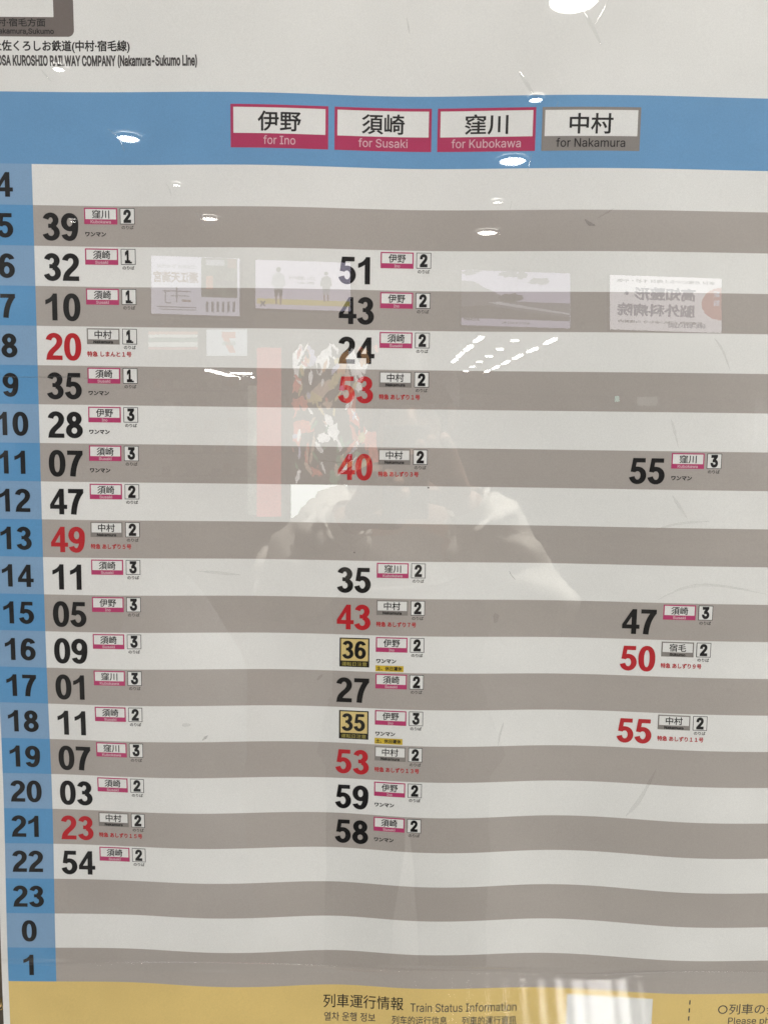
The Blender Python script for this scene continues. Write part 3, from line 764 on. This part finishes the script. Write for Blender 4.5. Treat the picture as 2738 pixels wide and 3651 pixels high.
b.poly(pts, YC-SD+.008, REDS, 0.003); words(b, '駅', 2540, 1040, 2562, 1062, SD-.01, WH, .03); words(b, '前', 2540, 1070, 2562, 1092, SD-.01, WH, .03); b.build('red_disc', e)

# --- shop front and its signs
SHD = 9.0
shop = empty('shop_front'); tag(shop, 'convenience shop front with striped sign band and dark lit interior', 'shop')
b = MB(); quad_on(b, 470, 1140, 900, 1300, SHD+0.05, solid('shop_fascia', (0.25, 0.25, 0.25), 0.6), 0.1); b.build('fascia', shop)
cols = [glow('stripe_orange', (1, .55, .40), 2.07), glow('stripe_pale', (.9, .95, .92), 2.99), glow('stripe_green', (.35, .62, .48), 1.61), glow('stripe_pale', (.9, .95, .92), 2.99), glow('stripe_red', (1, .45, .38), 1.84)]
for q, (y0, y1) in enumerate(((1182, 1192), (1193, 1203), (1206, 1218), (1220, 1236), (1238, 1246))):
    b = MB(); quad_on(b, 530, y0, 704, y1, SHD, cols[q], 0.02); b.build('sign_stripe', shop)
b = MB(); quad_on(b, 737, 1175, 880, 1268, SHD, glow('sign_white', (.85, .92, 1.0), 3.33), 0.03); b.build('sign_panel', shop)
b = MB(); words(b, '7', 792, 1184, 842, 1258, SHD-.02, glow('sign_orange', (1, .42, .30), 2.40), .07, 0, True)
words(b, 'ELEVEn', 794, 1218, 840, 1232, SHD-.03, glow('sign_grn', (.5, .66, .6), 2.20), .05, 0, True); b.build('sign_logo', shop)
SHM = [solid('product_pale', (.45, .45, .42), .6), solid('product_warm', (.36, .22, .15), .6), solid('product_grey', (.2, .2, .22), .6)]
rnd = random.Random(3)
for sx_, sy_ in ((540, 1330), (540, 1405), (540, 1480), (540, 1560), (540, 1640)):
    b = MB(); quad_on(b, sx_, sy_+54, 905, sy_+60, SHD+1.2, SHM[2], 0.4); sh = b.build('shop_shelf', shop)
    x = sx_+8
    while x < 880:
        wd = rnd.uniform(14, 38); h = rnd.uniform(20, 46)
        b = MB(); quad_on(b, x, sy_+54-h, x+wd, sy_+54, SHD+1.25, rnd.choice(SHM), 0.15); b.build('shelf_product', sh); x += wd+rnd.uniform(3, 24)
# --- red lit pillar sign and light box
b = MB(); pd = 6.0; quad_on(b, 916, 1240, 1001, 1842, pd, glow('red_sign', (0.85, 0.16, 0.14), 3.04, 0.08, 2), 0.04)
tag(b.build('red_sign_pillar'), 'tall backlit red sign pillar beside the festival light box', 'sign pillar')
b = MB(); quad_on(b, 884, 1375, 914, 1835, pd+.3, glow('glass_strip', (.75, .8, .68), 1.25, .5, 6), 0.05)
tag(b.build('glass_edge_strip'), 'pale greenish glass display strip left of the red pillar', 'glass panel')
lb = empty('festival_light_box'); tag(lb, 'backlit light box with a colourful festival dance photograph and white caption plate', 'light box')
LD = 6.0
b = MB(); quad_on(b, 1020, 1215, 1420, 1850, LD+.01, solid('box_case', (0.10, 0.11, 0.10), .5), 0.2); b.build('case', lb)
b = MB(); quad_on(b, 1040, 1230, 1400, 1724, LD, glow('photo_ground', (.16, .15, .13), 0.96, .6, 8), 0.004); b.build('photo_ground', lb)
pal = [('f_white', (.95, .93, .92), 2.0), ('f_red', (.95, .25, .16), 1.3), ('f_orange', (1.0, .55, .25), 1.3), ('f_dark', (.10, .09, .10), .4), ('f_skin', (.85, .62, .48), 1.3), ('f_green', (.20, .48, .26), 1.0), ('f_lilac', (.75, .72, .95), 1.4), ('f_gold', (.9, .75, .35), 1.3)]
PM = [glow(n, c, s*2.4, .25, 14) for n, c, s in pal]
def spl(cx, cy, rx, ry, ang, mi, dd, seed, part):
    r_ = random.Random(seed); pts = []
    for q in range(18):
        t = 2*math.pi*q/18; k = .72+.5*r_.random(); u = rx*k*math.cos(t); v = ry*k*math.sin(t)
        x = cx+u*math.cos(ang)-v*math.sin(ang); y = cy+u*math.sin(ang)+v*math.cos(ang)
        p = room(x, y, LD-dd); pts.append((p.x, p.z))
    part.poly(pts, YC-LD+dd, PM[mi], 0.002)
spec = [(1068, 1290, 24, 60, .1, 0), (1105, 1270, 20, 40, -.3, 6), (1150, 1290, 22, 46, .2, 0), (1185, 1262, 22, 36, .1, 0), (1222, 1300, 18, 56, .15, 2), (1262, 1300, 22, 60, -.2, 0), (1300, 1290, 16, 50, 0, 2),
        (1100, 1355, 34, 22, .2, 3), (1062, 1370, 16, 34, .3, 1), (1150, 1390, 66, 24, -.7, 4), (1192, 1360, 44, 14, -.9, 7), (1235, 1370, 14, 60, .1, 4), (1290, 1350, 18, 60, .2, 0), (1210, 1420, 16, 36, .2, 3),
        (1070, 1440, 30, 26, 0, 1), (1120, 1420, 26, 20, .4, 7), (1160, 1450, 30, 16, -.5, 4), (1250, 1440, 18, 40, 0, 1), (1300, 1440, 14, 46, .1, 6),
        (1080, 1520, 40, 26, .2, 1), (1058, 1560, 14, 50, .1, 1), (1175, 1510, 18, 44, -.2, 0), (1195, 1540, 14, 38, -.1, 0), (1150, 1560, 24, 20, .1, 0), (1265, 1520, 16, 70, -.1, 1), (1310, 1540, 16, 60, .1, 1),
        (1290, 1560, 14, 18, 0, 7), (1215, 1620, 15, 60, .05, 5), (1095, 1620, 7, 50, .05, 1), (1115, 1600, 6, 60, .15, 4), (1195, 1700, 18, 30, .1, 5), (1275, 1650, 40, 6, -.75, 4), (1290, 1690, 34, 60, .3, 1), (1240, 1660, 50, 5, -.8, 0), (1330, 1620, 20, 80, 0, 1), (1345, 1400, 22, 120, .05, 4), (1370, 1330, 26, 60, .3, 0)]
rs = random.Random(21)
for q in range(120):
    spec.append((rs.uniform(1050, 1345), rs.uniform(1240, 1700), rs.uniform(3, 9), rs.uniform(9, 30), rs.uniform(-.9, .9), rs.choice([0, 0, 1, 1, 2, 3, 3, 3, 4, 5, 6, 7])))
for gi, nm in enumerate(('dancer_figure', 'dancer_figure', 'dancer_figure')):
    part = MB()
    for q, (cx, cy, rx, ry, an, mi) in enumerate(spec):
        if q % 3 == gi: spl(cx, cy, rx, ry, an, mi, 0.008+0.001*q, q, part)
    part.build(nm, lb)
b = MB(); quad_on(b, 1038, 1727, 1400, 1847, LD-.002, glow('caption_white', (.94, 1.0, .96), 6.48, .03), 0.006); b.build('caption_plate', lb)
b = MB(); words(b, '高知新聞株式会社', 1178, 1772, 1420, 1796, LD-.03, glow('caption_ink', (.6, .66, .63), 3.00), .02); words(b, 'TEL', 1174, 1806, 1215, 1820, LD-.03, MATS['caption_ink'], .02, 0, True); b.build('caption_lettering', lb)
# exit sign and pale notice on the far wall
b = MB(); quad_on(b, 2193, 1412, 2207, 1432, 12, glow('exit_green', (.55, 1.0, .85), 3.60), .05); tag(b.build('exit_sign'), 'small green lit exit sign far across the concourse', 'exit sign')
b = MB(); quad_on(b, 2274, 1415, 2342, 1446, 12, glow('notice_glow', (.72, .74, .70), 1.43), .05); tag(b.build('lit_notice'), 'pale lit rectangular notice right of the exit sign', 'notice')

# ================================================================== PEOPLE mirrored in the cover
JACK = solid('cream_jacket_cloth', (0.78, 0.75, 0.68), 0.9, 0, 0.12, 30, 5)
SKIN = solid('skin', (0.40, 0.26, 0.19), 0.6, 0, 0.05); HAIR = solid('dark_hair', (0.012, 0.010, 0.009), 0.5); TROU = solid('dark_trousers', (0.03, 0.03, 0.035), 0.9)
VEST = solid('grey_beige_jacket_cloth', (0.22, 0.21, 0.19), 0.9, 0, 0.12, 30, 5)
SHIRT = solid('dark_shirt', (0.05, 0.045, 0.045), 0.9)
def skinmesh(name, verts, edges, rad, mat, parent, root=0, sub=2):
    me = bpy.data.meshes.new(name); me.from_pydata([tuple(v) for v in verts], edges, []); me.materials.append(mat)
    o = bpy.data.objects.new(name, me); COL.objects.link(o)
    m = o.modifiers.new('skin', 'SKIN'); m.use_smooth_shade = True
    if not me.skin_vertices: me.skin_vertices.new()
    sk = me.skin_vertices[0].data
    for i, r in enumerate(rad):
        sk[i].radius = r if isinstance(r, tuple) else (r, r); sk[i].use_root = (i == root)
    s_ = o.modifiers.new('sub', 'SUBSURF'); s_.levels = sub; s_.render_levels = sub
    if parent: o.parent = parent
    return o
def person(name, label, head, hip, shL, shR, elL, elR, haL, haR, feetz, mats, scale=1.0, face=1):
    jm, hm, tm_, vest = mats
    root = empty(name, None, (hip[0], hip[1], 0)); tag(root, label, 'person')
    off = Vector((hip[0], hip[1], 0))
    def V_(p): return Vector(p)-off
    H = V_(head); neck = Vector((H.x, H.y-0.01, H.z-0.16*scale)); hipv = V_(hip); ch = (neck+hipv)/2+Vector((0, 0.0, 0.08)); waist = hipv.lerp(ch, .45)
    sL, sR, eL, eR, hL, hR = (V_(p) for p in (shL, shR, elL, elR, haL, haR))
    kL = hipv+Vector((-.1, 0.02, -.42)); kR = hipv+Vector((.1, 0.02, -.42)); fL = Vector((hipv.x-.11, hipv.y, feetz+.08)); fR = Vector((hipv.x+.11, hipv.y, feetz+.08))
    tL = fL+Vector((0, .14, -.04)); tR = fR+Vector((0, .14, -.04))
    upc = Vector((neck.x, neck.y-.01, neck.z-.09))
    # body: one continuous surface
    vs = [hipv, waist, ch, upc, neck, H+Vector((0, 0, -.07*scale)), H+Vector((0, 0, .02*scale)), sL, eL, hL, sR, eR, hR, hipv+Vector((-.09, 0, -.06)), kL, fL, tL, hipv+Vector((.09, 0, -.06)), kR, fR, tR]
    ed = [(0, 1), (1, 2), (2, 3), (3, 4), (4, 5), (5, 6), (3, 7), (7, 8), (8, 9), (3, 10), (10, 11), (11, 12), (0, 13), (13, 14), (14, 15), (15, 16), (0, 17), (17, 18), (18, 19), (19, 20)]
    s = scale
    rd = [(.10*s, .08*s), (.11*s, .08*s), (.13*s, .09*s), (.09*s, .07*s), .05*s, (.062*s, .07*s), (.082*s, .1*s), .065*s, .045*s, .028*s, .065*s, .045*s, .028*s, .065*s, .05*s, .04*s, .03*s, .065*s, .05*s, .04*s, .03*s]
    skinmesh('body', vs, ed, rd, SKIN, root)
    # clothes follow the body
    def smooth(P_, m=6):
        o = []
        for j in range(len(P_)-1):
            q = [P_[max(j-1, 0)], P_[j], P_[j+1], P_[min(j+2, len(P_)-1)]]
            for i in range(m):
                f = i/m
                o.append([0.5*(2*q[1][c]+(q[2][c]-q[0][c])*f+(2*q[0][c]-5*q[1][c]+4*q[2][c]-q[3][c])*f*f+(3*q[1][c]-q[0][c]-3*q[2][c]+q[3][c])*f**3) for c in range(5)])
        o.append(list(P_[-1])); return o
    def cloth(name_, P_, mat, n=40, fold=0.012, seed=0, freq=1.0, caps=False):
        P_ = smooth(P_); b = MB(); k = b.slot(mat); rnd_ = random.Random(seed); ph_ = [rnd_.uniform(0, 6.28) for _ in range(6)]
        m = len(P_)
        for i, p in enumerate(P_):
            c_ = Vector(p[:3]); d = (Vector(P_[min(i+1, m-1)][:3])-Vector(P_[max(i-1, 0)][:3])).normalized()
            ax = d.cross(Vector((0, 1, 0))); ax = ax.normalized() if ax.length > .2 else Vector((1, 0, 0)); ay = d.cross(ax).normalized()
            for q in range(n):
                t = 2*math.pi*q/n; u = i/m
                w_ = fold*(math.sin(3*t+ph_[0]+u*9*freq)*math.sin(u*23*freq+ph_[1]+1.3*math.sin(t*2+ph_[2]))+.6*math.sin(5*t+ph_[3]-u*31*freq)+.35*math.sin(9*t+ph_[4]+u*47*freq))
                b.v.append(tuple(c_+ax*math.cos(t)*(p[3]+w_)+ay*math.sin(t)*(p[4]+w_)))
        for i in range(m-1):
            for q in range(n):
                b.f.append((i*n+q, i*n+(q+1) % n, (i+1)*n+(q+1) % n, (i+1)*n+q)); b.m.append(k)
        if caps:
            b.f.append(tuple(range(n))[::-1]); b.m.append(k); b.f.append(tuple((m-1)*n+q for q in range(n))); b.m.append(k)
        return b.build(name_, root, True)
    z_ = lambda v, dx=0, dz=0: (v.x+dx, v.y, v.z+dz)
    cloth('jacket', [(*z_(hipv, 0, -.10), .17*s, .125*s), (*z_(hipv, 0, .02), .165*s, .125*s), (*z_(waist), .155*s, .12*s), (*z_(ch), .18*s, .125*s), (*z_(upc, 0, -.04), .185*s, .11*s), (*z_(upc, 0, .03), .12*s, .09*s), (*z_(neck, 0, .0), .068*s, .066*s)], vest, 48, .006, 3)
    for sgn, S_, E_, H_ in ((-1, sL, eL, hL), (1, sR, eR, hR)):
        inn = S_.lerp(upc, .45); m1 = S_.lerp(E_, .5); m2 = E_.lerp(H_, .45); m3 = E_.lerp(H_, .80)
        cloth('jacket_sleeve', [(*z_(inn), .055*s, .055*s), (*z_(S_), .078*s, .078*s), (*z_(m1), .074*s, .074*s), (*z_(E_, 0, -.012), .070*s, .070*s), (*z_(m2), .062*s, .060*s), (*z_(m3), .046*s, .044*s), (*z_(E_.lerp(H_, .86)), .034*s, .034*s)], jm, 48, .012, 11+sgn, 1.5)
        cloth('sleeve_cuff', [(*z_(E_.lerp(H_, .80)), .042*s, .042*s), (*z_(E_.lerp(H_, .88)), .036*s, .036*s), (*z_(E_.lerp(H_, .94)), .034*s, .034*s)], jm, 28, .001, 2)
    for K_, F_, dx in ((kL, fL, -.085), (kR, fR, .085)):
        cloth('trouser_leg', [(*z_(hipv, dx, .0), .088*s, .11*s), (*z_(hipv, dx, -.14), .090*s, .10*s), (*z_(K_), .075*s, .078*s), (*z_(F_, 0, .02), .065*s, .07*s)], tm_, 32, .004, 5, 1, True)
    # hood / collar ring behind the neck
    b = MB(); pts = []; rads = []
    for q in range(15):
        t = -0.35*math.pi+1.7*math.pi*q/14
        pts.append((neck.x+.10*s*math.cos(t+math.pi*.0), neck.y-.02-.085*s*math.sin(t), neck.z+.0+.03*math.sin(t))); rads.append(.032*s*(0.6+0.4*math.sin(math.pi*q/14)))
    b.tube(pts, rads, jm, 12); b.build('hood', root, True)
    vs = [hipv+Vector((0, 0, -.02)), hipv+Vector((-.09, 0, -.08)), kL, fL+Vector((0, 0, .03)), hipv+Vector((.09, 0, -.08)), kR, fR+Vector((0, 0, .03))]
    skinmesh('trousers', vs, [(0, 1), (1, 2), (2, 3), (0, 4), (4, 5), (5, 6)], [(.16*s, .12*s), .1*s, .075*s, .065*s, .1*s, .075*s, .065*s], tm_, root)
    # hair cap with uneven ends
    b = MB(); k = b.slot(hm); N, Mm = 18, 28; rnd = random.Random(5)
    for j in range(N+1):
        ph = math.pi*0.66*j/N
        for i in range(Mm):
            th = 2*math.pi*i/Mm; front = max(0, math.sin(th))
            phh = ph*(1-0.42*front); jit = 1+0.03*math.sin(i*2.7+j*.9)
            b.v.append((H.x+.098*s*jit*math.sin(phh)*math.cos(th), H.y+(.115*s)*jit*math.sin(phh)*math.sin(th)-.008, H.z+.02+.128*s*math.cos(phh)*jit))
    for j in range(N):
        for i in range(Mm): b.f.append((j*Mm+i, j*Mm+(i+1) % Mm, (j+1)*Mm+(i+1) % Mm, (j+1)*Mm+i)); b.m.append(k)
    b.build('hair', root, True)
    # face: nose, eyes, mouth, ears
    for nm, vsx, rdx, mt in (('nose', [(H.x, H.y+.085*s, H.z+.0), (H.x, H.y+.108*s, H.z-.03*s)], [.008, .012], SKIN),
                             ('mouth', [(H.x-.022, H.y+.088*s, H.z-.065*s), (H.x+.022, H.y+.088*s, H.z-.065*s)], [.005, .005], BR2)):
        b = MB(); b.tube(vsx, rdx, mt, 10); b.build(nm, root, True)
    for sgn in (-1, 1):
        b = MB(); b.tube([(H.x+sgn*.031*s-.012, H.y+.086*s, H.z+.005), (H.x+sgn*.031*s+.012, H.y+.086*s, H.z+.005)], [.006, .006], HAIR, 8); b.build('eye', root, True)
        b = MB(); b.tube([(H.x+sgn*.082*s, H.y, H.z+.015), (H.x+sgn*.088*s, H.y-.01, H.z-.01), (H.x+sgn*.082*s, H.y, H.z-.035)], [.008, .013, .007], SKIN, 8); b.build('ear', root, True)
    # hands: palm and five bent fingers each
    for sgn, hv, ev in ((-1, hL, eL), (1, hR, eR)):
        d = (hv-ev).normalized(); side = Vector((0, 1, 0)).cross(d).normalized()*(-sgn); fw = d.cross(side).normalized()
        if fw.y < 0: fw = -fw
        pv = [hv-d*.02, hv+d*.03, hv+d*.07]; pe = [(0, 1), (1, 2)]; pr_ = [(.026, .018), (.036, .016), (.036, .013)]
        for f_ in range(4):
            o_ = side*(.027-.018*f_); ln = (.068, .078, .072, .056)[f_]
            i0 = len(pv); pv += [hv+d*.082+o_, hv+d*(.082+ln*.45)+o_+fw*.010, hv+d*(.082+ln*.72)+o_+fw*.03, hv+d*(.082+ln*.78)+o_+fw*.048]
            pe += [(2, i0), (i0, i0+1), (i0+1, i0+2), (i0+2, i0+3)]; pr_ += [.0095, .009, .0085, .0075]
        i0 = len(pv); pv += [hv+d*.02+side*.034, hv+d*.05+side*.055+fw*.012, hv+d*.075+side*.058+fw*.026]; pe += [(0, i0), (i0, i0+1), (i0+1, i0+2)]; pr_ += [.013, .010, .0085]
        skinmesh('hand', pv, pe, pr_, SKIN, root, 0, 1)
    return root
BR2 = solid('lip', (0.30, 0.12, 0.10), .5)
def RM(px, py, depth): return room(px, py, depth)
y_ = -0.98
pA = person('person', 'person in a cream hooded jacket holding up a phone to photograph the timetable',
       RM(1462, 1465, 0.96), (CX+.05, -1.02, CZ-.62), RM(1235, 1885, .95), RM(1690, 1885, .95), RM(1030, 2060, .80), RM(1905, 2150, .80),
       RM(1268, 1830, .66), RM(1640, 1760, .66), 0.0, (JACK, HAIR, TROU, VEST), 1.0)
# a pale quilted coat thrown over a suitcase, low on the left of the mirrored view
cb = MB(); kk = cb.slot(solid('pale_quilted_cloth', (0.36, 0.37, 0.38), 0.8, 0, .10, 20, 4)); ctr = RM(590, 2560, 1.5); NQ = 64
top = RM(620, 2010, 1.5).z; rows_ = 46
for j in range(rows_+1):
    v = j/rows_; z = top*(1-v)+0.02*v; zz_ = 1-v
    wdt = 0.205*(math.sin(math.pi*min(1, v*1.9)/2)**.6)*(1+0.25*v)
    for i in range(NQ):
        t = 2*math.pi*i/NQ
        fo = 1+.07*math.sin(5*t+6*v)*math.sin(9*v+2*math.sin(2*t))+.05*math.sin(11*t-17*v)*v+.03*math.sin(3*t+29*v)
        cb.v.append((ctr.x+0.03*math.sin(7*v)+wdt*fo*math.cos(t), ctr.y+wdt*.8*fo*math.sin(t), z+.02*math.sin(4*t+8*v)*(1-v)))
for j in range(rows_):
    for i in range(NQ): cb.f.append((j*NQ+i, j*NQ+(i+1) % NQ, (j+1)*NQ+(i+1) % NQ, (j+1)*NQ+i)); cb.m.append(kk)
tag(cb.build('draped_coat', None, True), 'pale quilted coat heaped over luggage on the floor beside the person', 'coat')
# the phone, lens right behind the camera position
ph = empty('mobile_phone', None, (CX, CY-0.010, CZ)); tag(ph, 'dark mobile phone held upright in front of the person in the cream jacket', 'phone')
b = MB(); b.box((0.026, -0.006, -0.060), (0.072, 0.008, 0.145), solid('phone_body', (0.05, 0.05, 0.055), .3)); o = b.build('phone_body', ph)
bv = o.modifiers.new('bevel', 'BEVEL'); bv.width = 0.003; bv.segments = 3
b = MB(); b.tube([(0, -0.002, 0), (0, 0.0015, 0)], [.007, .0065], solid('lens_glass', (.01, .01, .012), .1), 20); b.build('lens', ph, True)
b = MB(); b.box((0.026, -0.0105, -0.060), (0.066, 0.001, 0.138), glow('phone_screen', (.8, .8, .78), .5)); b.build('screen', ph)
